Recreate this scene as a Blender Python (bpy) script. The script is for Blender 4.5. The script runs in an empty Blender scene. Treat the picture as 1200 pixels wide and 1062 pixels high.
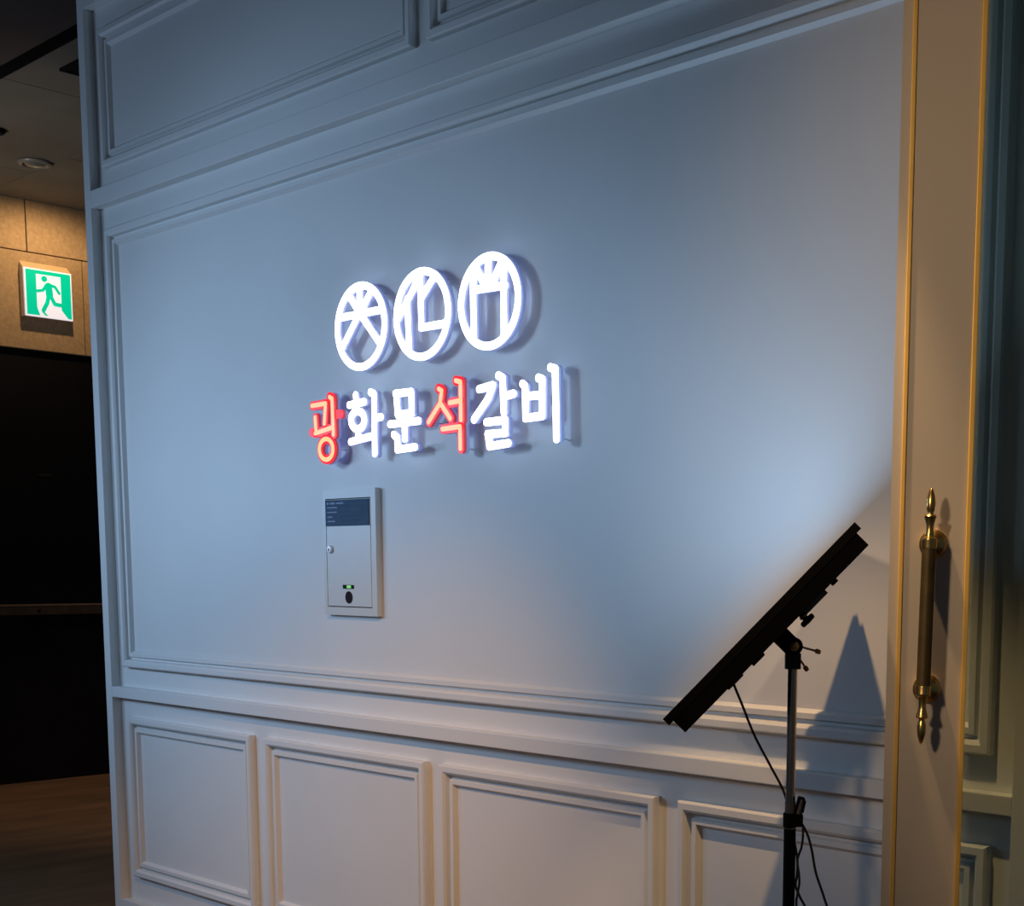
import bpy, bmesh, math
from mathutils import Vector, Matrix

S = bpy.context.scene
COL = S.collection

# ------------------------------------------------------------------ camera
cam_d = bpy.data.cameras.new('camera')
cam = bpy.data.objects.new('camera', cam_d)
COL.objects.link(cam)
RGT = Vector((0.73321, 0.67998, 0.00480)); UPV = Vector((-0.08944, 0.08940, 0.99197)); FWD = Vector((-0.6741, 0.7277, -0.12638))
FWD.normalize(); RGT = (RGT - FWD * RGT.dot(FWD)).normalized(); UPV = RGT.cross(FWD).normalized()
cam.matrix_world = Matrix(((RGT.x, UPV.x, -FWD.x, 0.0), (RGT.y, UPV.y, -FWD.y, -2.90177), (RGT.z, UPV.z, -FWD.z, 1.55), (0, 0, 0, 1)))
cam_d.sensor_fit = 'HORIZONTAL'; cam_d.sensor_width = 36.0
cam_d.lens = 36.0 * 1665.17 / 1200
cam_d.shift_x = (600 - 761.23) / 1200
cam_d.shift_y = (879.52 - 531) / 1200
cam_d.clip_start = 0.05
S.camera = cam

# ------------------------------------------------------------------ world, exposure, lamps
w = bpy.data.worlds.new('world'); S.world = w; w.use_nodes = True
w.node_tree.nodes['Background'].inputs[0].default_value = (0.45, 0.55, 0.70, 1)
w.node_tree.nodes['Background'].inputs[1].default_value = 0.06
S.view_settings.view_transform = 'Standard'; S.view_settings.look = 'None'
S.view_settings.gamma = 1.0; S.view_settings.use_curve_mapping = False
S.view_settings.exposure = 0.0

def spot(name, loc, target, power, color, size, blend=0.35, soft=0.04):
    d = bpy.data.lights.new(name, 'SPOT'); d.energy = power; d.color = color
    d.spot_size = math.radians(size); d.spot_blend = blend; d.shadow_soft_size = soft
    o = bpy.data.objects.new(name, d); COL.objects.link(o)
    o.location = loc
    o.rotation_euler = (Vector(target) - Vector(loc)).to_track_quat('-Z', 'Y').to_euler()
    return o
def area(name, loc, target, power, color, sx, sy):
    d = bpy.data.lights.new(name, 'AREA'); d.energy = power; d.color = color
    d.shape = 'RECTANGLE'; d.size = sx; d.size_y = sy
    o = bpy.data.objects.new(name, d); COL.objects.link(o)
    o.location = loc
    o.rotation_euler = (Vector(target) - Vector(loc)).to_track_quat('-Z', 'Y').to_euler()
    return o
WARM = (1.0, 0.62, 0.30)
spot('downlight_lamp', (-1.90, -0.85, 3.25), (-2.05, -0.60, 0), 160, WARM, 50, 0.4, 0.03)
spot('downlight_lamp', (-2.35, -2.10, 3.10), (-4.40, 0.0, -0.60), 250, (1.0, 0.55, 0.22), 54, 1.0, 0.06)
spot('door_fill', (-1.0, -4.3, 2.6), (-1.25, -0.3, 1.95), 180, (1.0, 0.68, 0.40), 42, 1.0, 0.15)  # added fill that brightens the door, not a known lamp
spot('cool_ceiling_lamp', (-5.9, -3.2, 2.8), (-4.35, 0, 1.65), 240, (0.43, 0.66, 1.0), 66, 1.0, 0.45)
area('cool_wall_fill', (-7.0, -2.2, 1.95), (-5.2, 0, 1.6), 24, (0.43, 0.66, 1.0), 1.2, 0.4)  # added cool fill for the left of the wall, unseen source
spot('cove_lamp', (-9.62, 1.72, 4.07), (-10.0, 1.72, 2.5), 38, (1.0, 0.66, 0.32), 160, 0.6, 0.03)
spot('corridor_lamp', (-8.6, 1.9, 4.0), (-8.9, 1.9, 0), 130, (1.0, 0.62, 0.36), 60, 0.8, 0.05)
spot('corridor_ceiling_fill', (-8.8, -1.2, 2.3), (-8.8, 1.2, 4.1), 100, (1.0, 0.92, 0.80), 90, 1.0, 0.15)  # added fill to lift the dark corridor ceiling, no fixture known there
SCREEN_STRENGTH = 10.5
SCREEN_COLOR = (0.40, 0.66, 1.0)

# ------------------------------------------------------------------ materials
MATS = {}
def mat(name, col=(0.8, 0.8, 0.8), rough=0.5, metal=0.0, noise=0.0, nscale=8.0, bump=0.0, bscale=60.0, emit=None, strength=0.0, stretch=(1, 1, 1), col2=None, spec=0.5):
    if name in MATS: return MATS[name]
    m = bpy.data.materials.new(name); m.use_nodes = True
    nt = m.node_tree; b = nt.nodes['Principled BSDF']
    b.inputs['Base Color'].default_value = (*col, 1)
    b.inputs['Roughness'].default_value = rough
    b.inputs['Metallic'].default_value = metal
    b.inputs['Specular IOR Level'].default_value = spec
    tc = nt.nodes.new('ShaderNodeTexCoord'); mp = nt.nodes.new('ShaderNodeMapping')
    mp.inputs['Scale'].default_value = stretch
    nt.links.new(tc.outputs['Object'], mp.inputs['Vector'])
    if noise or col2:
        n = nt.nodes.new('ShaderNodeTexNoise'); n.inputs['Scale'].default_value = nscale; n.inputs['Detail'].default_value = 6
        nt.links.new(mp.outputs[0], n.inputs['Vector'])
        r = nt.nodes.new('ShaderNodeValToRGB')
        c2 = col2 if col2 else tuple(c * (1 - noise) for c in col)
        r.color_ramp.elements[0].position = 0.32; r.color_ramp.elements[1].position = 0.68
        r.color_ramp.elements[0].color = (*c2, 1); r.color_ramp.elements[1].color = (*col, 1)
        nt.links.new(n.outputs['Fac'], r.inputs['Fac']); nt.links.new(r.outputs[0], b.inputs['Base Color'])
    if bump:
        n2 = nt.nodes.new('ShaderNodeTexNoise'); n2.inputs['Scale'].default_value = bscale; n2.inputs['Detail'].default_value = 4
        nt.links.new(mp.outputs[0], n2.inputs['Vector'])
        bp = nt.nodes.new('ShaderNodeBump'); bp.inputs['Strength'].default_value = bump; bp.inputs['Distance'].default_value = 0.004
        nt.links.new(n2.outputs['Fac'], bp.inputs['Height']); nt.links.new(bp.outputs[0], b.inputs['Normal'])
    if emit:
        b.inputs['Emission Color'].default_value = (*emit, 1); b.inputs['Emission Strength'].default_value = strength
    MATS[name] = m
    return m
PAINT = mat('painted_panelling', (0.74, 0.74, 0.72), 0.42, 0, 0.03, 3.0, 0.06, 30)
DOORP = mat('door_paint', (0.62, 0.57, 0.50), 0.40, 0, 0.05, 2.0, 0.05, 30)
GOLD = mat('brushed_gold', (0.80, 0.56, 0.20), 0.28, 1.0, 0.12, 40, 0.05, 200)
BEAD = mat('gold_bead', (0.92, 0.60, 0.15), 0.45, 0.3, 0.08, 20)
GRIP = mat('antique_bronze_grip', (0.11, 0.08, 0.030), 0.55, 0.4, 0.3, 30, 0.1, 150)
BLACK = mat('black_plastic', (0.0035, 0.0035, 0.005), 0.8, 0, 0.2, 20, 0.05, 120, spec=0.12)
RUBBER = mat('black_cable', (0.006, 0.006, 0.007), 0.5, 0, 0.2, 60)
CHROME = mat('dark_chrome', (0.42, 0.36, 0.32), 0.22, 1.0, 0.06, 20)
BRASS = mat('dull_brass', (0.45, 0.28, 0.13), 0.35, 1.0, 0.2, 40)
BOXP = mat('cream_enamel', (0.64, 0.65, 0.62), 0.35, 0, 0.03, 6, 0.03, 40)
PLATE = mat('blue_plate', (0.075, 0.130, 0.200), 0.75, 0, 0.15, 30, spec=0.15)
PRINT = mat('pale_print', (0.38, 0.47, 0.62), 0.8, 0, 0.2, 300, spec=0.1)
PRINT2 = mat('faint_print', (0.11, 0.17, 0.26), 0.8, 0, 0.2, 200, spec=0.1)
DARK = mat('dark_hole', (0.02, 0.016, 0.018), 0.8, 0, 0.1, 20, spec=0.15)
GREEN_LED = mat('green_led', (0.1, 0.6, 0.1), 0.4, emit=(0.25, 0.7, 0.12), strength=0.6)
STEEL = mat('lock_steel', (0.85, 0.87, 0.92), 0.35, 0.15, 0.05, 50)
STONE = mat('brown_stone', (0.48, 0.335, 0.20), 0.8, 0, 0, 45, 0.35, 60, col2=(0.37, 0.255, 0.15))
BLACKW = mat('black_lacquer', (0.0045, 0.0045, 0.007), 0.6, 0, 0.3, 3, spec=0.2)
FLOOR = mat('brown_floor', (0.17, 0.105, 0.065), 0.5, 0, 0, 2.5, 0.05, 20, stretch=(3.0, 0.7, 1), col2=(0.10, 0.065, 0.042))
CEIL = mat('grey_brown_ceiling', (0.16, 0.15, 0.135), 0.7, 0, 0.25, 2.0, 0.05, 30)
CEILD = mat('dark_ceiling', (0.075, 0.058, 0.058), 0.7, 0, 0.25, 2.0)
RAILM = mat('bronze_rail', (0.20, 0.13, 0.08), 0.35, 0.8, 0.3, 12)
WHITEP = mat('grey_plastic_trim', (0.22, 0.21, 0.20), 0.4, 0, 0.05, 30)
TAN = mat('tan_housing', (0.70, 0.52, 0.34), 0.45, 0, 0.05, 20)
SIGN_W = mat('lit_white_acrylic', (0.8, 0.8, 0.85), 0.3, emit=(0.93, 0.95, 1.0), strength=5.0)
SIGN_SIDE = mat('glowing_blue_white_edge', (0.7, 0.72, 0.8), 0.35, emit=(0.33, 0.40, 0.95), strength=0.5)
SIGN_CAN = mat('sign_halo_body', (0.46, 0.46, 0.47), 0.4, 0.0, 0.05, 30, emit=(0.22, 0.32, 1.0), strength=0.28)  # blue glow added to the can body to tint the wall behind
SIGN_RED = mat('lit_red_acrylic', (0.3, 0.02, 0.02), 0.3, emit=(1.0, 0.03, 0.06), strength=0.85)
SIGN_CORE = mat('overexposed_red_core', (0.2, 0.1, 0.05), 0.3, emit=(1.0, 0.60, 0.31), strength=1.0)  # overexposed centre of the red letters put in as a paler colour
RED_SIDE = mat('red_edge', (0.55, 0.12, 0.10), 0.35, emit=(1.0, 0.06, 0.06), strength=0.25)
EX_GREEN = mat('lit_green_film', (0.0, 0.4, 0.25), 0.3, emit=(0.0, 0.46, 0.26), strength=0.9)
EX_WHITE = mat('lit_white_film', (0.8, 0.8, 0.8), 0.3, emit=(0.78, 0.80, 1.0), strength=0.62)
SCREEN = mat('lit_screen', (0.1, 0.1, 0.1), 0.3, emit=SCREEN_COLOR, strength=SCREEN_STRENGTH)
LENS = mat('dim_lens', (0.20, 0.19, 0.18), 0.25, 0, 0.2, 40)
def glass_mat():
    m = bpy.data.materials.new('tinted_glass'); m.use_nodes = True
    nt = m.node_tree; nt.nodes.clear()
    out = nt.nodes.new('ShaderNodeOutputMaterial'); mx = nt.nodes.new('ShaderNodeMixShader')
    tr = nt.nodes.new('ShaderNodeBsdfTransparent'); tr.inputs[0].default_value = (0.64, 0.69, 0.64, 1)
    gl = nt.nodes.new('ShaderNodeBsdfGlossy'); gl.inputs['Roughness'].default_value = 0.02
    lw = nt.nodes.new('ShaderNodeFresnel'); lw.inputs['IOR'].default_value = 1.3
    nt.links.new(lw.outputs[0], mx.inputs[0]); nt.links.new(tr.outputs[0], mx.inputs[1]); nt.links.new(gl.outputs[0], mx.inputs[2])
    nt.links.new(mx.outputs[0], out.inputs[0])
    return m
GLASS = glass_mat()

# ------------------------------------------------------------------ helpers
def obj(name, bm, m, parent=None, kind=None, smooth=False, label=None):
    bmesh.ops.recalc_face_normals(bm, faces=bm.faces)
    me = bpy.data.meshes.new(name); bm.to_mesh(me); bm.free()
    if smooth:
        for p in me.polygons: p.use_smooth = True
        me.set_sharp_from_angle(angle=math.radians(38))
    me.materials.append(m)
    o = bpy.data.objects.new(name, me); COL.objects.link(o)
    if parent is not None:
        o.parent = parent; o.matrix_parent_inverse = parent.matrix_basis.inverted()
    if kind: o['kind'] = kind
    if label: o['label'] = label
    return o
def tag(o, label, cat, group=None):
    o['label'] = label; o['category'] = cat
    if group: o['group'] = group
    return o
def thing(name, label, cat, loc, group=None):
    o = bpy.data.objects.new(name, None); COL.objects.link(o); o.location = loc
    o.empty_display_size = 0.05
    return tag(o, label, cat, group)
def box(bm, x0, x1, y0, y1, z0, z1, M=None, bevel=0.0):
    M = M or Matrix()
    r = bmesh.ops.create_cube(bm, size=1.0, matrix=M @ Matrix.Translation(((x0 + x1) / 2, (y0 + y1) / 2, (z0 + z1) / 2)) @ Matrix.Diagonal((x1 - x0, y1 - y0, z1 - z0, 1)))
    if bevel:
        vs = set(r['verts']); es = [e for e in bm.edges if e.verts[0] in vs and e.verts[1] in vs]
        bmesh.ops.bevel(bm, geom=es, offset=bevel, segments=2, affect='EDGES', profile=0.7)
    return bm
def nbox(*a, **k): return box(bmesh.new(), *a, **k)
def frame(axis):
    z = Vector(axis).normalized(); t = Vector((0, 0, 1)) if abs(z.z) < 0.9 else Vector((1, 0, 0))
    x = t.cross(z).normalized(); return x, z.cross(x), z
def lathe(bm, prof, origin, axis, n=28):
    """prof: (radius, distance along axis)"""
    x, y, z = frame(axis); origin = Vector(origin); rings = []
    for r, h in prof:
        if r < 1e-6: rings.append([bm.verts.new(origin + z * h)])
        else: rings.append([bm.verts.new(origin + z * h + (x * math.cos(2 * math.pi * i / n) + y * math.sin(2 * math.pi * i / n)) * r) for i in range(n)])
    for a, b in zip(rings, rings[1:]):
        if len(a) == 1 and len(b) == 1: continue
        for i in range(n):
            j = (i + 1) % n
            if len(a) == 1: bm.faces.new((a[0], b[i], b[j]))
            elif len(b) == 1: bm.faces.new((a[i], a[j], b[0]))
            else: bm.faces.new((a[i], a[j], b[j], b[i]))
    for ring in (rings[0], rings[-1]):
        if len(ring) > 1: bm.faces.new(ring)
    return bm
def cyl(bm, p, q, r, n=20, r2=None):
    d = Vector(q) - Vector(p)
    return lathe(bm, [(r, 0), (r if r2 is None else r2, d.length)], p, d, n)
def tube(bm, pts, r, n=10, sub=8):
    P = [Vector(p) for p in pts]; path = []
    for i in range(len(P) - 1):
        a = P[max(i - 1, 0)]; b = P[i]; c = P[i + 1]; d = P[min(i + 2, len(P) - 1)]
        for k in range(sub):
            t = k / sub
            path.append(0.5 * ((2 * b) + (c - a) * t + (2 * a - 5 * b + 4 * c - d) * t * t + (3 * b - a - 3 * c + d) * t ** 3))
    path.append(P[-1]); rings = []
    ref = Vector((0.57, 0.31, 0.2))
    for i, p in enumerate(path):
        tg = (path[min(i + 1, len(path) - 1)] - path[max(i - 1, 0)]).normalized()
        x = (ref - tg * ref.dot(tg)).normalized(); y = tg.cross(x); ref = x
        rings.append([bm.verts.new(p + (x * math.cos(2 * math.pi * k / n) + y * math.sin(2 * math.pi * k / n)) * r) for k in range(n)])
    for a, b in zip(rings, rings[1:]):
        for k in range(n): bm.faces.new((a[k], a[(k + 1) % n], b[(k + 1) % n], b[k]))
    bm.faces.new(rings[0]); bm.faces.new(rings[-1])
    return bm

# ------------------------------------------------------------------ the panelled wall (field plane y = 0, frame proud by 40 mm)
PR = 0.04
X0, X1 = -5.818, -0.98            # ends of the wall
XF0, XF1 = -5.766, -1.543         # field between the two stiles
wall = obj('wall_back', nbox(X0 + 0.005, X1 - 0.005, 0.0, 0.30, 0, 4.0), PAINT, kind='structure')
def wpart(name, x0, x1, y0, z0, z1, bevel=0.002):
    return obj(name, nbox(x0, x1, y0, 0.003, z0, z1, bevel=bevel), PAINT, wall)
wpart('stile', X0, XF0, -PR, 0.0, 4.0)
wpart('stile', XF1, X1, -PR, 0.0, 4.0)
wpart('top_rail', XF0, XF1, -PR, 3.765, 4.0)
wpart('upper_rail', XF0, XF1, -PR, 2.998, 3.066, 0.003)
wpart('chair_rail', XF0, XF1, -PR, 1.002, 1.047, 0.003)
obj('baseboard_back', nbox(XF0, XF1, -PR, 0.0, 0.0, 0.126, bevel=0.003), PAINT, kind='structure')
PROFILE = [(0.0, 0.0), (0.0, 0.023), (0.005, 0.028), (0.022, 0.028), (0.030, 0.021), (0.034, 0.003), (0.042, 0.003), (0.046, 0.017), (0.060, 0.017), (0.066, 0.008), (0.072, 0.0)]
def moulding(x0, x1, z0, z1):
    bm = bmesh.new(); rings = []
    for o, h in PROFILE:
        rings.append([bm.verts.new(v) for v in ((x0 + o, -h, z0 + o), (x1 - o, -h, z0 + o), (x1 - o, -h, z1 - o), (x0 + o, -h, z1 - o))])
    for a, b in zip(rings, rings[1:]):
        for i in range(4): bm.faces.new((a[i], a[(i + 1) % 4], b[(i + 1) % 4], b[i]))
    for v in bm.verts: v.co.y += 0.0005
    for a, b in ((rings[0], rings[-1]),):
        for i in range(4): bm.faces.new((b[i], b[(i + 1) % 4], a[(i + 1) % 4], a[i]))
    obj('panel_moulding', bm, PAINT, wall)
    obj('panel', nbox(x0 + 0.071, x1 - 0.071, -0.002, 0.003, z0 + 0.071, z1 - 0.071), PAINT, wall)
moulding(-5.694, -1.612, 1.132, 2.907)
moulding(-5.692, -3.684, 3.146, 3.671)
moulding(-3.606, -1.612, 3.146, 3.671)
for xa, xb in ((-5.674, -4.722), (-4.631, -3.674), (-3.597, -2.645), (-2.561, -1.611)):
    moulding(xa, xb, 0.238, 0.921)

# ------------------------------------------------------------------ floor, far wall of the corridor, ceiling
obj('floor', nbox(-10.6, 3.0, -5.0, 6.0, -0.1, 0.0), FLOOR, kind='structure')
XW = -10.187
wl = obj('wall_left', nbox(XW - 0.30, XW - 0.05, -2.5, 6.0, 0.0, 4.36), BLACKW, kind='structure')
STAG = [(-2.5, -0.726), (-0.726, 0.474), (0.474, 1.674), (1.674, 2.874), (2.874, 4.4), (4.4, 6.0)]
for ya, yb in STAG:
    obj('stone_slab', nbox(XW - 0.049, XW, ya + 0.004, yb - 0.004, 3.734, 4.082, bevel=0.003), STONE, wl)
for ya, yb in [(-2.5, -0.332), (-0.332, 0.868), (0.868, 2.068), (2.068, 3.268), (3.268, 4.6), (4.6, 6.0)]:
    obj('stone_slab', nbox(XW - 0.049, XW, ya + 0.004, yb - 0.004, 3.067, 3.726, bevel=0.003), STONE, wl)
obj('dark_panel', nbox(XW - 0.049, XW - 0.030, -2.5, 6.0, 0.0, 3.062), BLACKW, wl)
ce = obj('ceiling', nbox(-10.4, 3.0, -5.0, 6.0, 4.35, 4.45), CEILD, kind='structure')
for xa, xb in ((-10.18, -8.98), (-8.97, -7.52), (-7.51, -6.0), (-5.99, -4.0)):
    obj('ceiling_panel', nbox(xa, xb, 1.417, 3.5, 4.08, 4.349, bevel=0.002), CEIL, ce)
for xa, xb in ((-10.18, -9.48), (-9.474, -7.8), (-7.794, -5.92)):
    obj('ceiling_panel', nbox(xa, xb, 0.516, 1.410, 4.08, 4.349, bevel=0.002), CEIL, ce)
for xa, xb in ((-10.18, -7.6), (-7.594, -6.0)):
    obj('ceiling_panel', nbox(xa, xb, -1.4, 0.432, 4.08, 4.349, bevel=0.002), CEILD, ce, label='darker ceiling panel before the slot')
obj('slot_shade', nbox(-10.18, -5.0, 0.508, 0.5155, 4.079, 4.349), BLACK, ce, label='black strip added for the shade in the ceiling slot')  # black strip stands in for the shade inside the slot
obj('plaque', nbox(XW - 0.032, XW - 0.026, 1.69, 1.79, 2.19, 2.208), mat('dim_plaque', (0.05, 0.045, 0.04), 0.4, 0.5, 0.2, 40), wl)

# handrail on the dark wall
hr = thing('handrail', 'bronze flat handrail across the black wall below the exit sign', 'handrail', (XW - 0.03, 1.7, 1.20))
obj('rail_bar', nbox(XW + 0.015, XW + 0.033, -2.3, 5.8, 1.205, 1.268, bevel=0.004), RAILM, hr)
obj('top_strip', nbox(XW + 0.012, XW + 0.036, -2.3, 5.8, 1.268, 1.282, bevel=0.003), mat('bronze_top', (0.55, 0.36, 0.22), 0.3, 0.7, 0.2, 12), hr, label='brighter top strip of the rail')
for y in (-1.0, 0.6, 1.62, 2.6, 4.2):
    obj('bracket', cyl(bmesh.new(), (XW - 0.03, y, 1.235), (XW + 0.016, y, 1.235), 0.014, 14), BLACK, hr)
    obj('screw', lathe(bmesh.new(), [(0.010, 0), (0.010, 0.002), (0.006, 0.004), (0, 0.005)], (XW + 0.033, y, 1.235), (1, 0, 0), 14), BLACK, hr)

# ------------------------------------------------------------------ ceiling fittings
t = thing('ceiling_downlight', 'round ceiling downlight with pale trim, unlit, above the exit sign', 'ceiling light', (-9.22, 1.318, 4.08))
obj('trim_ring', lathe(bmesh.new(), [(0.062, 0), (0.098, 0), (0.104, 0.006), (0.098, 0.016), (0.080, 0.022), (0.068, 0.012), (0.062, 0)], (-9.22, 1.318, 4.081), (0, 0, -1), 36), WHITEP, t, smooth=True)
obj('lens', lathe(bmesh.new(), [(0.0, 0.004), (0.066, 0.004), (0.064, 0.014), (0.045, 0.026), (0.02, 0.032), (0, 0.033)], (-9.22, 1.318, 4.082), (0, 0, -1), 28), LENS, t, smooth=True)
t = thing('ceiling_speaker', 'black round ceiling fitting cut by the left picture edge', 'ceiling speaker', (-8.72, 0.85, 4.08))
obj('trim_ring', lathe(bmesh.new(), [(0.055, 0), (0.066, 0), (0.068, 0.012), (0.060, 0.022), (0.055, 0.014)], (-8.72, 0.85, 4.081), (0, 0, -1), 28), BLACK, t, smooth=True)
obj('grille', lathe(bmesh.new(), [(0, 0.004), (0.056, 0.004), (0.054, 0.018), (0.03, 0.026), (0, 0.028)], (-8.72, 0.85, 4.081), (0, 0, -1), 24), BLACK, t, smooth=True)
t = thing('ceiling_vent', 'black square ceiling vent half hidden behind the panelled wall', 'vent', (-7.2, 0.75, 4.08))
bm = bmesh.new()
for a in ((-7.43, -7.41, 0.648, 0.90), (-6.97, -6.95, 0.648, 0.90), (-7.41, -6.97, 0.648, 0.668), (-7.41, -6.97, 0.88, 0.90)): box(bm, *a, 4.066, 4.081)
obj('vent_frame', bm, BLACK, t)
for k in range(9):
    obj('slat', nbox(-7.41, -6.97, 0.672 + k * 0.0235, 0.688 + k * 0.0235, 4.070, 4.081), BLACK, t)

# ------------------------------------------------------------------ exit sign on the stone
t = thing('exit_sign', 'lit green and white running-man exit sign on the brown stone', 'exit sign', (XW, 1.815, 3.47))
def yz_prism(pts, x0, x1):
    bm = bmesh.new(); a = [bm.verts.new((x0, y, z)) for y, z in pts]; b = [bm.verts.new((x1, y, z)) for y, z in pts]
    bm.faces.new(a); bm.faces.new(b)
    for i in range(len(a)): bm.faces.new((a[i], a[(i + 1) % len(a)], b[(i + 1) % len(a)], b[i]))
    return bm
EY0, EY1, EZ0, EZ1 = 1.612, 1.953, 3.285, 3.612
bm = bmesh.new()
for pts in (((XW - 0.0, EZ0), (XW + 0.052, EZ0), (XW + 0.052, EZ1 + 0.004), (XW, EZ1 + 0.05)),):
    a = [bm.verts.new((x, EY0, z)) for x, z in pts]; b = [bm.verts.new((x, EY1, z)) for x, z in pts]
    bm.faces.new(a); bm.faces.new(b)
    for i in range(4): bm.faces.new((a[i], a[(i + 1) % 4], b[(i + 1) % 4], b[i]))
obj('housing', bm, TAN, t)
XS = XW + 0.052
obj('light_box', nbox(XS, XS + 0.012, EY0 + 0.004, EY1, EZ0, EZ1, bevel=0.002), EX_WHITE, t)
def zy(u, v): return (EY0 + 0.004 + u * (EY1 - EY0 - 0.004), EZ1 - v * (EZ1 - EZ0))   # u right, v down, 0..1
def film(name, pts, m, lift): return obj(name, yz_prism([zy(u, v) for u, v in pts], XS + 0.012, XS + 0.012 + lift), m, t)
film('green_film', [(0.03, 0.03), (0.245, 0.03), (0.245, 0.80), (0.30, 0.965), (0.03, 0.965)], EX_GREEN, 0.001)
film('green_film', [(0.765, 0.03), (0.975, 0.03), (0.975, 0.965), (0.90, 0.965), (0.765, 0.80)], EX_GREEN, 0.001)
film('green_film', [(0.245, 0.03), (0.765, 0.03), (0.765, 0.105), (0.245, 0.105)], EX_GREEN, 0.001)
def limb(pts, w):
    """flat stroke in sign coordinates"""
    bm = bmesh.new()
    for (a, b) in zip(pts, pts[1:]):
        ax, ay = a; bx, by = b; an = math.atan2(by - ay, bx - ax); out = []
        for k in range(9): th = an + math.pi / 2 + math.pi * k / 8; out.append((ax + w * math.cos(th), ay + w * math.sin(th)))
        for k in range(9): th = an - math.pi / 2 + math.pi * k / 8; out.append((bx + w * math.cos(th), by + w * math.sin(th)))
        f0 = [bm.verts.new((XS + 0.0135, *zy(*p))) for p in out]; f1 = [bm.verts.new((XS + 0.0145, *zy(*p))) for p in out]
        bm.faces.new(f0); bm.faces.new(f1)
        for i in range(len(out)): bm.faces.new((f0[i], f0[(i + 1) % len(out)], f1[(i + 1) % len(out)], f1[i]))
    return bm
man = obj('running_figure', limb([(0.50, 0.33), (0.515, 0.52)], 0.075), EX_GREEN, t)
obj('head', limb([(0.415, 0.19), (0.416, 0.19)], 0.062), EX_GREEN, man)
for pts, wd in (([(0.45, 0.32), (0.38, 0.43), (0.26, 0.46)], 0.030), ([(0.53, 0.30), (0.64, 0.33), (0.72, 0.45)], 0.030),
                ([(0.49, 0.54), (0.46, 0.68), (0.37, 0.85)], 0.042), ([(0.54, 0.54), (0.62, 0.69), (0.80, 0.70)], 0.040)):
    obj('limb', limb(pts, wd), EX_GREEN, man)
film('shadow_stripe', [(0.34, 0.885), (0.40, 0.885), (0.47, 0.955), (0.41, 0.955)], EX_GREEN, 0.001)
RINGS=[
 ( (-3.9371, 2.3311) , [[(-4.0482, 2.3707), (-3.8306, 2.3714)], [(-3.9401, 2.4518), (-3.9409, 2.3739)], [(-3.9984, 2.438), (-3.9409, 2.3739)], [(-3.8801, 2.431), (-3.9409, 2.3739)], [(-3.9409, 2.3739), (-4.0418, 2.271)], [(-3.9409, 2.3739), (-3.837, 2.2697)]] ),
 ( (-3.618, 2.3333) , [[(-3.6303, 2.4437), (-3.6895, 2.38), (-3.7403, 2.3306)], [(-3.6893, 2.3873), (-3.6863, 2.225)], [(-3.6238, 2.4627), (-3.6202, 2.2935), (-3.5011, 2.2925)], [(-3.5593, 2.4344), (-3.6186, 2.3824)]] ),
 ( (-3.2995, 2.3341) , [[(-3.3724, 2.4191), (-3.3694, 2.2335)], [(-3.2347, 2.4282), (-3.2339, 2.2299)], [(-3.3742, 2.3751), (-3.228, 2.3712)], [(-3.3033, 2.4616), (-3.3045, 2.3758)], [(-3.362, 2.4438), (-3.3138, 2.3769)], [(-3.2457, 2.4365), (-3.2894, 2.3773)]] ),
]
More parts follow.
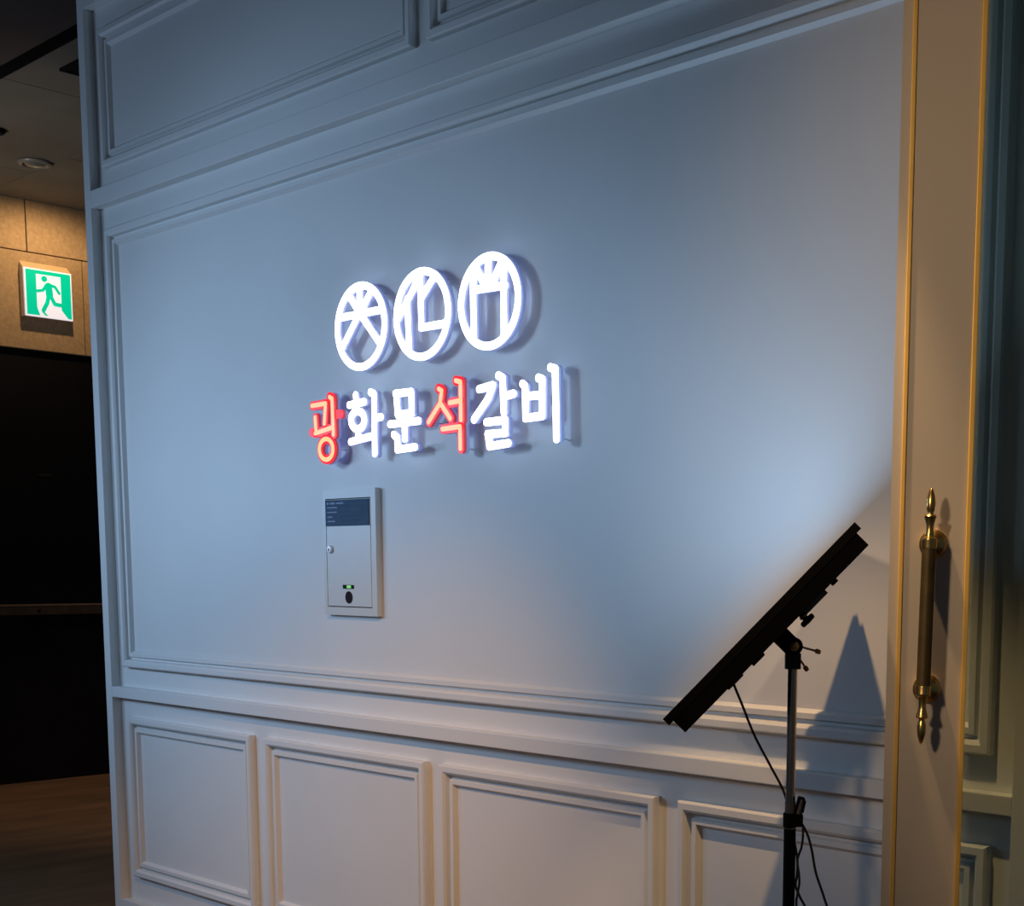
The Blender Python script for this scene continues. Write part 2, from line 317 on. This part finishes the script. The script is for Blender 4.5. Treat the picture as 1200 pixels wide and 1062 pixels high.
GLYPHS={
 'gwang':([[(-4.2193, 2.098), (-4.1387, 2.1001), (-4.1485, 2.0343)], [(-4.2019, 2.0579), (-4.1978, 2.0093)], [(-4.2042, 2.0048), (-4.1094, 2.0177)], [(-4.1146, 2.1195), (-4.101, 2.1132), (-4.0973, 1.9953)], [(-4.1016, 1.9464), (-4.104, 1.9358), (-4.11, 1.9264), (-4.119, 1.9192), (-4.1303, 1.9148), (-4.1426, 1.9137), (-4.1549, 1.916), (-4.1659, 1.9215), (-4.1745, 1.9296), (-4.1798, 1.9397), (-4.1813, 1.9505), (-4.1788, 1.9612), (-4.1727, 1.9706), (-4.1635, 1.9778), (-4.1522, 1.9821), (-4.1398, 1.9831), (-4.1276, 1.9807), (-4.1168, 1.9752), (-4.1083, 1.9671), (-4.1031, 1.9571), (-4.1016, 1.9464)]],[[(-4.2279, 2.0097), (-4.2017, 2.0063)], [(-4.0915, 2.061), (-4.0557, 2.0599)], [(-4.1192, 2.1212), (-4.1031, 2.1173)]]),
 'hwa':([[(-3.9714, 2.115), (-3.9687, 2.0915)], [(-4.0084, 2.0853), (-3.9258, 2.0904)], [(-3.926, 2.0316), (-3.9281, 2.0228), (-3.9337, 2.0151), (-3.9421, 2.0092), (-3.9526, 2.0058), (-3.9642, 2.0051), (-3.9757, 2.0072), (-3.986, 2.012), (-3.9941, 2.019), (-3.9992, 2.0274), (-4.0007, 2.0366), (-3.9985, 2.0455), (-3.9929, 2.0532), (-3.9843, 2.0591), (-3.9737, 2.0625), (-3.9621, 2.0631), (-3.9507, 2.0609), (-3.9405, 2.056), (-3.9325, 2.0491), (-3.9275, 2.0407), (-3.926, 2.0316)], [(-3.9634, 2.0029), (-3.9631, 1.9717)], [(-4.0047, 1.9657), (-3.8791, 1.9785)], [(-3.8898, 2.1177), (-3.8713, 2.1111), (-3.8732, 1.9207)], [(-3.8687, 2.0335), (-3.8362, 2.0354)]],[]),
 'mun':([[(-3.7584, 2.1033), (-3.6761, 2.102), (-3.6755, 2.0369), (-3.7469, 2.0366), (-3.7547, 2.1001)], [(-3.7888, 2.0092), (-3.641, 2.0103)], [(-3.7132, 2.0078), (-3.7131, 1.9588)], [(-3.7704, 1.9752), (-3.7537, 1.9655), (-3.7514, 1.9276), (-3.6618, 1.9306)]],[]),
 'seok':([[(-3.5357, 2.0999), (-3.5215, 2.0932), (-3.5299, 2.0562), (-3.588, 2.0026)], [(-3.5286, 2.0561), (-3.4817, 2.0068)], [(-3.4531, 2.118), (-3.4313, 2.1121), (-3.4312, 1.9993)], [(-3.483, 2.0541), (-3.4323, 2.0564)], [(-3.5204, 1.9772), (-3.4359, 1.9795), (-3.435, 1.9138)]],[[(-3.5402, 2.1016), (-3.5268, 2.0978)], [(-3.4561, 2.1183), (-3.4378, 2.1154)]]),
 'gal':([[(-3.3478, 2.0842), (-3.2862, 2.0905), (-3.3064, 2.0542), (-3.3737, 1.9967)], [(-3.2599, 2.1162), (-3.2419, 2.1091), (-3.2376, 2.01)], [(-3.237, 2.0545), (-3.1944, 2.059)], [(-3.3162, 1.9849), (-3.2323, 1.9859), (-3.2319, 1.9487), (-3.3101, 1.9495), (-3.3027, 1.9133), (-3.2185, 1.918)]],[]),
 'bi':([[(-3.1543, 2.0838), (-3.1439, 2.0761), (-3.1419, 1.9855), (-3.0719, 1.987), (-3.0711, 2.0899), (-3.0861, 2.095)], [(-3.1421, 2.0478), (-3.0723, 2.0454)], [(-3.0355, 2.1196), (-3.0163, 2.1139), (-3.0118, 1.9188)]],[]),
}
# ------------------------------------------------------------------ illuminated sign, every piece standing off the wall on pins
YF, YM, YB = -0.047, -0.0385, -0.028     # lit face, end of glowing edge, back of the can
def pen(bm, strokes, w, ya, yb, cap=True, n=12):
    """rounded pen strokes in the plane of the wall, between y = ya (front) and yb (back)"""
    for st in strokes:
        for (ax, az), (bx, bz) in zip(st, st[1:]):
            an = math.atan2(bz - az, bx - ax); out = []
            for k in range(n + 1): th = an + math.pi / 2 + math.pi * k / n; out.append((ax + w * math.cos(th), az + w * math.sin(th)))
            for k in range(n + 1): th = an - math.pi / 2 + math.pi * k / n; out.append((bx + w * math.cos(th), bz + w * math.sin(th)))
            a = [bm.verts.new((x, ya, z)) for x, z in out]; b = [bm.verts.new((x, yb, z)) for x, z in out]
            bm.faces.new(a); bm.faces.new(b)
            for i in range(len(out)): bm.faces.new((a[i], a[(i + 1) % len(out)], b[(i + 1) % len(out)], b[i]))
    return bm
def annulus(bm, cx, cz, r0, r1, ya, yb, n=72):
    R = []
    for r, y in ((r0, ya), (r1, ya), (r1, yb), (r0, yb)):
        R.append([bm.verts.new((cx + r * math.cos(2 * math.pi * i / n), y, cz + r * math.sin(2 * math.pi * i / n))) for i in range(n)])
    for a, b in zip(R, R[1:] + R[:1]):
        for i in range(n): bm.faces.new((a[i], a[(i + 1) % n], b[(i + 1) % n], b[i]))
    return bm
def clip_bar(bm, strokes, w, ya, yb, c, R):
    """straight butt-ended bars clipped to a circle of radius R"""
    for st in strokes:
        pts = []
        for p in st:
            d = Vector((p[0] - c[0], p[1] - c[1]))
            if d.length > R: d = d.normalized() * R
            pts.append((c[0] + d.x, c[1] + d.y))
        pen(bm, [pts], w, ya, yb, n=6)
    return bm
def pins(t, pts):
    for x, z in pts:
        obj('pin', cyl(bmesh.new(), (x, YB - 0.002, z), (x, 0.001, z), 0.0022, 8), BOXP, t)
RING_R, RING_T, BAR = 0.1400, 0.0230, 0.0112
ring_labels = ['round white lit emblem with spokes over two legs, leftmost of the three',
               'round white lit emblem with an L-shaped stroke, middle of the three',
               'round white lit emblem with a gate-like frame, rightmost of the three']
for (c, bars), lab in zip(RINGS, ring_labels):
    t = thing('sign_emblem', lab, 'sign', (c[0], 0.0, c[1]), 'round lit emblems on the panelled wall')
    def whole(ya, yb):
        bm = annulus(bmesh.new(), c[0], c[1], RING_R - RING_T, RING_R, ya, yb)
        return clip_bar(bm, bars, BAR, ya, yb, c, RING_R - RING_T * 0.75)
    obj('lit_face', whole(YF - 0.003, YF), SIGN_W, t)
    obj('glowing_edge', whole(YF + 0.0002, YM), SIGN_SIDE, t)
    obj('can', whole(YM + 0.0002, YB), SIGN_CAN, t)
    pins(t, [(c[0] + 0.128 * math.cos(a), c[1] + 0.128 * math.sin(a)) for a in (0.9, 2.6, 4.4)])
letter_labels = dict(gwang='red-lit Korean sign letter, leftmost of the lower row', hwa='white lit Korean sign letter just right of the leftmost red one',
                     mun='white lit Korean sign letter just left of the second red one', seok='red-lit Korean sign letter amid the lower row',
                     gal='white lit Korean sign letter just right of the second red one', bi='white lit Korean sign letter, rightmost of the lower row')
for key, (st, extra) in GLYPHS.items():
    p0 = st[0][0]
    t = thing('sign_letter', letter_labels[key], 'sign letter', (p0[0], 0.0, p0[1]), 'lit letters of the lower sign row')
    red = key in ('gwang', 'seok')
    wd = 0.0150 if red else 0.0114
    allst = st + extra
    obj('lit_face', pen(bmesh.new(), allst, wd, YF - 0.003, YF), SIGN_RED if red else SIGN_W, t)
    if red:
        obj('overexposed_core', pen(bmesh.new(), st, 0.0074, YF - 0.0055, YF - 0.0032), SIGN_CORE, t, label='overexposed centre of the red letter, put in as a paler strip')
    obj('glowing_edge', pen(bmesh.new(), allst, wd, YF + 0.0002, YM), RED_SIDE if red else SIGN_SIDE, t)
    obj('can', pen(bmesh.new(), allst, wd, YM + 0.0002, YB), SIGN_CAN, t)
    pins(t, [st[0][-1], st[-1][-1]])

# ------------------------------------------------------------------ meter box on the wall
t = thing('wall_cabinet', 'cream enamelled utility cabinet set in the wall below the red letters', 'cabinet', (-4.06, 0.0, 1.388))
bm = bmesh.new(); BX0, BX1, BZ0, BZ1 = -4.212, -3.912, 1.3885, 1.8145
DX0, DX1, DZ0, DZ1 = -4.196, -3.9385, 1.416, 1.7845
for a in ((BX0, DX0, BZ0, BZ1), (DX1, BX1, BZ0, BZ1), (DX0, DX1, BZ0, DZ0), (DX0, DX1, DZ1, BZ1)):
    box(bm, a[0], a[1], -0.022, 0.001, a[2], a[3])
obj('cabinet_frame', bm, BOXP, t)
obj('cabinet_back', nbox(DX0, DX1, -0.008, 0.001, DZ0, DZ1), DARK, t)
dr = obj('cabinet_door', nbox(DX0 + 0.003, DX1 - 0.003, -0.022, -0.008, DZ0 + 0.003, DZ1 - 0.003, bevel=0.0015), BOXP, t)
pl = obj('label_plate', nbox(-4.193, -3.945, -0.0255, -0.0215, 1.692, 1.7795, bevel=0.001), PLATE, t, label='dark blue printed label plate')
pw, ph = 0.248, 0.0875
def line(u0, u1, v, h, m): return obj('print_line', nbox(-4.193 + u0 * pw, -4.193 + u1 * pw, -0.0260, -0.0254, 1.7795 - v * ph - h / 2, 1.7795 - v * ph + h / 2), m, pl)
for u0, u1, v, h, m in ((0.04, 0.09, 0.13, 0.0065, PRINT), (0.12, 0.23, 0.13, 0.0065, PRINT), (0.26, 0.43, 0.13, 0.0055, PRINT), (0.44, 0.93, 0.15, 0.0024, PRINT2),
                        (0.05, 0.28, 0.29, 0.004, PRINT), (0.06, 0.88, 0.37, 0.0028, PRINT2), (0.05, 0.27, 0.47, 0.004, PRINT), (0.06, 0.62, 0.55, 0.0028, PRINT2),
                        (0.05, 0.17, 0.65, 0.004, PRINT), (0.06, 0.92, 0.73, 0.0028, PRINT2), (0.05, 0.23, 0.82, 0.004, PRINT), (0.06, 0.92, 0.90, 0.0028, PRINT2)):
    line(u0, u1, v, h, m)
kl = obj('key_lock', lathe(bmesh.new(), [(0.0135, 0), (0.0135, 0.006), (0.011, 0.009), (0, 0.0095)], (-4.171, -0.0215, 1.613), (0, -1, 0), 24), STEEL, t, smooth=True, label='bright steel key lock')
obj('keyhole', nbox(-4.173, -4.169, -0.0320, -0.0305, 1.607, 1.616), DARK, kl)
ld = obj('indicator', nbox(-4.102, -4.041, -0.0245, -0.0215, 1.4795, 1.4925, bevel=0.001), DARK, t)
obj('green_light', nbox(-4.077, -4.054, -0.0255, -0.0242, 1.4815, 1.4905), GREEN_LED, ld)
obj('sight_hole', lathe(bmesh.new(), [(0.019, 0), (0.021, 0.0015), (0.0195, 0.0025), (0.018, 0.001), (0, 0.0008)], (-4.0695, -0.0215, 1.450), (0, -1, 0), 28), DARK, t, smooth=True)

# ------------------------------------------------------------------ glazed door standing open in front of the wall
P0 = Vector((-1.582, -0.479, 0.0)); EV = Vector((0.8506, 0.5258, 0)).normalized(); OUT = Vector((0.5258, -0.8506, 0)).normalized()   # along the leaf / towards the viewer
DM = Matrix(((EV.x, -OUT.x, 0, P0.x), (EV.y, -OUT.y, 0, P0.y), (0, 0, 1, 0), (0, 0, 0, 1)))    # local x along leaf, -y towards viewer
DW, DH, DT = 0.82, 3.20, 0.045
door = obj('door_1', nbox(0.0165, 0.136, 0.0, DT, 0.006, DH, M=DM, bevel=0.001), DOORP, kind='structure')
door['label'] = 'tall glazed door leaf, cream frame edged in gold'
bm = bmesh.new()
q = [(-0.0105, 0.0025), (0.008, 0.0012), (0.008, DT), (-0.0105, DT)]
a = [bm.verts.new(DM @ Vector((x, y, 0.006))) for x, y in q]; b = [bm.verts.new(DM @ Vector((x, y, DH))) for x, y in q]
bm.faces.new(a); bm.faces.new(b)
for i in range(4): bm.faces.new((a[i], a[(i + 1) % 4], b[(i + 1) % 4], b[i]))
obj('edge_strip', bm, DOORP, door)
obj('gold_bead', nbox(0.008, 0.0165, -0.004, 0.02, 0.006, DH, M=DM, bevel=0.0015), BEAD, door)
obj('gold_bead', nbox(0.136, 0.1465, -0.005, DT, 0.16, DH - 0.12, M=DM, bevel=0.002), BEAD, door)
obj('gold_bead', nbox(0.1465, DW - 0.1465, -0.005, DT, 0.15, 0.16, M=DM, bevel=0.002), BEAD, door)
obj('gold_bead', nbox(0.1465, DW - 0.1465, -0.005, DT, DH - 0.12, DH - 0.11, M=DM, bevel=0.002), BEAD, door)
obj('gold_bead', nbox(DW - 0.1465, DW - 0.136, -0.005, DT, 0.15, DH - 0.11, M=DM, bevel=0.002), BEAD, door)
obj('stile', nbox(DW - 0.136, DW, 0.0, DT, 0.006, DH, M=DM, bevel=0.001), DOORP, door)
obj('bottom_rail', nbox(0.136, DW - 0.136, 0.0, DT, 0.006, 0.15, M=DM), DOORP, door)
obj('top_rail', nbox(0.136, DW - 0.136, 0.0, DT, DH - 0.11, DH, M=DM), DOORP, door)
obj('glass_pane', nbox(0.1460, DW - 0.1460, 0.018, 0.026, 0.155, DH - 0.115, M=DM), GLASS, door)
# pull handle
SO = 0.062
hx_t, hx_b = 0.0665, 0.0620
def dp(x, off, z): return DM @ Vector((x, -off, z))
hz0, hz1 = 1.325, 1.594       # ends of the dark grip
top = dp(0.0665, SO, hz1); bot = dp(0.0630, SO, hz0); ax = (top - bot).normalized()
grip = obj('door_handle', cyl(bmesh.new(), bot, top, 0.0138, 28), GRIP, door, smooth=True, label='gold pull handle with dark bronze grip')
def finial(base, direction):
    bm = lathe(bmesh.new(), [(0.0142, -0.001), (0.0146, 0.002), (0.0146, 0.014), (0.0150, 0.016), (0.0140, 0.0185), (0.0095, 0.021), (0.0072, 0.034), (0.0075, 0.044), (0.0110, 0.056), (0.0122, 0.060),
                             (0.0100, 0.063), (0.0062, 0.065), (0.0058, 0.067), (0.0078, 0.072), (0.0090, 0.082), (0.0082, 0.094), (0.0055, 0.105), (0.0028, 0.112), (0.0, 0.115)], base, direction, 28)
    obj('finial', bm, GOLD, grip, smooth=True)
finial(top, ax); finial(bot, -ax)
for x, z, xb, zb in ((0.0745, 1.602, 0.0665, 1.604), (0.0700, 1.316, 0.0630, 1.313)):
    c0 = dp(x, 0.0, z)
    obj('rosette', lathe(bmesh.new(), [(0.0275, 0.0), (0.0285, 0.004), (0.0275, 0.010), (0.0245, 0.012), (0.0235, 0.016), (0.0185, 0.019), (0.0135, 0.022), (0.0, 0.022)], c0, OUT, 36), GOLD, grip, smooth=True)
    bm = cyl(bmesh.new(), dp(x, 0.018, z), dp(xb, SO, zb), 0.0105, 20)
    obj('post', bm, GOLD, grip, smooth=True)
# jamb that carries the hinges, outside the frame
obj('trim_1', nbox(-0.835, -0.70, -0.10, 0.28, 0.0, 3.4, bevel=0.003), DOORP, kind='structure')
for z in (0.35, 1.6, 2.9):
    h = DM @ Vector((DW + 0.006, DT * 0.5, 0))
    obj('hinge', cyl(bmesh.new(), (h.x, h.y, z - 0.05), (h.x, h.y, z + 0.05), 0.010, 14), GOLD, door)

# ------------------------------------------------------------------ tilted lit screen on a stand
CAMP = Vector((0, -2.90177, 1.55))
MC = Vector((-1.9547, -0.4447, 1.4370))
VV = (MC - CAMP).normalized()
E1 = Vector((0.4475, 0.5385, 0.7140)); E1 = (E1 - VV * E1.dot(VV)).normalized()
NN = E1.cross(VV).normalized()
if NN.z < 0: NN = -NN
SM = Matrix(((E1.x, VV.x, NN.x, MC.x), (E1.y, VV.y, NN.y, MC.y), (E1.z, VV.z, NN.z, MC.z), (0, 0, 0, 1)))   # x up the slope, y along the sight line, z out of the screen
HX, HY = 0.2715, 0.300
t = thing('display_screen', 'thin black display tilted up on the stand, seen edge-on', 'display', tuple(MC))
bm = bmesh.new()
for a in ((-HX, -HX + 0.018, -HY, HY), (HX - 0.018, HX, -HY, HY), (-HX + 0.018, HX - 0.018, -HY, -HY + 0.018), (-HX + 0.018, HX - 0.018, HY - 0.018, HY)):
    box(bm, *a, -0.018, 0.0, M=SM)
obj('bezel', bm, BLACK, t)
obj('lit_panel', nbox(-HX + 0.018, HX - 0.018, -HY + 0.018, HY - 0.018, -0.012, -0.003, M=SM), SCREEN, t)
obj('back_case', nbox(-HX + 0.012, HX - 0.012, -HY + 0.004, HY - 0.004, -0.0515, -0.0125, M=SM, bevel=0.002), BLACK, t)
def sp(x, y, z): return SM @ Vector((x, y, z))
obj('back_rib', nbox(-0.075, -0.040, -0.04, 0.04, -0.062, -0.051, M=SM, bevel=0.002), BLACK, t)
obj('cable_socket', nbox(-0.150, -0.105, -0.03, 0.03, -0.060, -0.051, M=SM), mat('grey_plastic', (0.05, 0.05, 0.055), 0.4, 0, 0.1, 30), t)
obj('slide_plate', nbox(0.085, 0.150, -0.035, 0.035, -0.0655, -0.051, M=SM, bevel=0.001), mat('grey_steel', (0.10, 0.12, 0.13), 0.4, 0.7, 0.1, 30), t)
obj('latch', nbox(0.170, 0.185, -0.02, 0.02, -0.0635, -0.051, M=SM, bevel=0.001), BLACK, t)
kn = obj('mount_knob', lathe(bmesh.new(), [(0.007, 0), (0.007, 0.018), (0.016, 0.019), (0.018, 0.022), (0.018, 0.028), (0.015, 0.031), (0, 0.032)], sp(0.078, 0.0, -0.0515), -NN, 18), BLACK, t, smooth=True)
obj('knob_collar', lathe(bmesh.new(), [(0.0085, 0.008), (0.010, 0.010), (0.010, 0.014), (0.0085, 0.016)], sp(0.078, 0.0, -0.0515), -NN, 18), BRASS, kn, smooth=True)

PX, PY = -1.8660, -0.4320
RV = Vector((0.7332, 0.6800, 0.0))
def pp(px, z, d=0.0): return Vector((PX, PY, z)) + RV * px + Vector((-0.68, 0.733, 0)) * d
t = thing('tripod_stand', 'black and chrome telescopic stand carrying the tilted display', 'stand', (PX, PY, 0))
obj('upper_tube', cyl(bmesh.new(), (PX, PY, 0.95), (PX, PY, 1.345), 0.0103, 24), CHROME, t, smooth=True)
obj('lower_tube', cyl(bmesh.new(), (PX, PY, 0.10), (PX, PY, 0.985), 0.0134, 24), BLACK, t, smooth=True)
obj('collar', lathe(bmesh.new(), [(0.0135, 0), (0.0155, 0.002), (0.0155, 0.030), (0.0140, 0.033), (0.0108, 0.033)], (PX, PY, 0.988), (0, 0, 1), 24), BLACK, t, smooth=True)
obj('sleeve', lathe(bmesh.new(), [(0.0106, 0), (0.0120, 0.001), (0.0120, 0.027), (0.0106, 0.028)], (PX, PY, 1.019), (0, 0, 1), 20), mat('grey_sleeve', (0.10, 0.10, 0.11), 0.4, 0.2, 0.1, 30), t, smooth=True)
cl = obj('clamp', nbox(0.010, 0.028, -0.010, 0.010, 0.990, 1.018, M=Matrix.Translation((PX, PY, 0)) @ Matrix(((0.733, -0.68, 0, 0), (0.68, 0.733, 0, 0), (0, 0, 1, 0), (0, 0, 0, 1))), bevel=0.003), BLACK, t)
bm = bmesh.new(); TM = Matrix.Translation(pp(0.022, 1.036)) @ Matrix(((0.733, -0.68, 0, 0), (0.68, 0.733, 0, 0), (0, 0, 1, 0), (0, 0, 0, 1))) @ Matrix.Rotation(math.radians(12), 4, 'Y')
box(bm, -0.009, 0.006, -0.012, 0.012, -0.020, 0.020, M=TM, bevel=0.003); box(bm, -0.004, 0.010, -0.008, 0.008, -0.014, 0.014, M=TM, bevel=0.003)
obj('clamp_lever', bm, BLACK, cl)
obj('clamp_screw', cyl(bmesh.new(), pp(0.016, 1.020, -0.012), pp(0.024, 1.052, -0.012), 0.0045, 10, 0.003), mat('worn_metal', (0.16, 0.13, 0.13), 0.35, 0.8, 0.3, 80), cl)
# tilting head: socket on the tube, two ears around a hub
hd = obj('tilt_head', nbox(-0.0165, 0.0165, -0.014, 0.014, 1.337, 1.372, M=Matrix.Translation((PX, PY, 0)) @ Matrix(((0.733, -0.68, 0, 0), (0.68, 0.733, 0, 0), (0, 0, 1, 0), (0, 0, 0, 1))), bevel=0.002), mat('dark_bronze_head', (0.03, 0.022, 0.018), 0.4, 0.6, 0.2, 40), t)
hub = pp(0.001, 1.387)
vw = Vector((-0.68, 0.733, 0))
bm = bmesh.new()
lathe(bm, [(0.019, -0.014), (0.019, -0.006)], hub, vw, 28); lathe(bm, [(0.019, 0.006), (0.019, 0.014)], hub, vw, 28)
obj('ear', bm, BLACK, hd, smooth=True)
d = (sp(-0.002, 0, -0.0515) - hub)
bm = bmesh.new()
back = hub + NN * 0.052
cyl(bm, hub, back, 0.013, 18)
BMx = Matrix(((E1.x, VV.x, NN.x, hub.x), (E1.y, VV.y, NN.y, hub.y), (E1.z, VV.z, NN.z, hub.z), (0, 0, 0, 1)))
obj('tongue', nbox(-0.024, 0.017, -0.005, 0.005, -0.012, 0.040, M=BMx, bevel=0.003), BLACK, hd)
bm.free()
obj('hub_bolt', lathe(bmesh.new(), [(0.0105, 0), (0.0105, 0.003), (0.008, 0.005), (0.0, 0.0055)], hub - vw * 0.014, -vw, 24), BRASS, hd, smooth=True)
def wing(a, b, name='wing_screw'):
    bm = cyl(bmesh.new(), a, b, 0.0024, 12)
    dd = (b - a).normalized()
    lathe(bm, [(0.0045, -0.006), (0.0055, -0.004), (0.0055, 0.003), (0.004, 0.006)], b, dd, 14)
    obj(name, bm, BRASS, hd, smooth=True)
wing(pp(0.014, 1.386), pp(0.054, 1.375))
wing(pp(0.014, 1.360), pp(0.029, 1.338))
for k, an in enumerate((math.radians(-95), math.radians(25), math.radians(150))):
    dv = Vector((math.cos(an), math.sin(an), 0)); c0 = Vector((PX, PY, 0))
    lg = obj('leg', cyl(bmesh.new(), c0 + dv * 0.022 + Vector((0, 0, 0.56)), c0 + dv * 0.36 + Vector((0, 0, 0.018)), 0.009, 14), BLACK, t, smooth=True)
    obj('foot', lathe(bmesh.new(), [(0.012, 0), (0.013, 0.01), (0.012, 0.03), (0.0095, 0.034)], c0 + dv * 0.36 + Vector((0, 0, 0.0)), (0, 0, 1), 14), RUBBER, lg, smooth=True)
    obj('brace', cyl(bmesh.new(), c0 + dv * 0.016 + Vector((0, 0, 0.22)), c0 + dv * 0.20 + Vector((0, 0, 0.275)), 0.005, 10), BLACK, t)
obj('leg_collar', lathe(bmesh.new(), [(0.0134, 0), (0.024, 0.002), (0.026, 0.02), (0.024, 0.048), (0.0134, 0.05)], (PX, PY, 0.535), (0, 0, 1), 20), BLACK, t, smooth=True)
obj('brace_collar', lathe(bmesh.new(), [(0.0134, 0), (0.019, 0.002), (0.019, 0.028), (0.0134, 0.03)], (PX, PY, 0.205), (0, 0, 1), 20), BLACK, t, smooth=True)

# cables
def cp(x, y, d=0.0):                     # metres sideways from the pole, height, depth behind it
    return pp(x, y, d)
c1 = obj('power_cable', tube(bmesh.new(), [cp(-0.127, 1.302, 0.0), cp(-0.110, 1.262, 0.0), cp(-0.080, 1.190, 0.005), cp(-0.045, 1.125, 0.012), cp(-0.012, 1.062, 0.018), cp(0.004, 1.00, 0.020), cp(0.012, 0.955, 0.019),
                                           cp(0.019, 0.915, 0.014), cp(0.019, 0.880, 0.012), cp(0.016, 0.855, 0.012), cp(0.026, 0.830, 0.016), cp(0.050, 0.770, 0.03), cp(0.075, 0.6, 0.05), cp(0.09, 0.3, 0.07), cp(0.10, 0.05, 0.08), cp(0.14, 0.006, 0.05), cp(0.4, 0.005, -0.1)], 0.0029), RUBBER)
tag(c1, 'black cable hanging from the back of the tilted display to the pole', 'cable', 'black cables on the stand')
c2 = obj('power_cable', tube(bmesh.new(), [cp(0.028, 0.994, 0.004), cp(0.040, 0.970, 0.004), cp(0.050, 0.935, 0.004), cp(0.060, 0.885, 0.006), cp(0.080, 0.827, 0.008), cp(0.105, 0.74, 0.01), cp(0.13, 0.5, 0.0), cp(0.14, 0.2, -0.02), cp(0.15, 0.04, -0.03), cp(0.18, 0.006, -0.05), cp(0.45, 0.005, -0.2)], 0.0029), RUBBER)
tag(c2, 'black cable curving away to the right below the stand clamp', 'cable', 'black cables on the stand')
c3 = obj('power_cable', tube(bmesh.new(), [cp(0.0275, 0.996, -0.006), cp(0.0285, 0.972, -0.006), cp(0.026, 0.945, -0.004), cp(0.018, 0.915, 0.000), cp(0.0215, 0.885, -0.004), cp(0.0225, 0.862, -0.004), cp(0.019, 0.835, 0.0), cp(0.018, 0.80, 0.0), cp(0.03, 0.6, 0.0), cp(0.06, 0.3, 0.02), cp(0.08, 0.04, 0.03), cp(0.11, 0.0065, 0.02), cp(0.3, 0.005, 0.0)], 0.0026), RUBBER)
tag(c3, 'black cable twisted beside the lower black tube of the stand', 'cable', 'black cables on the stand')
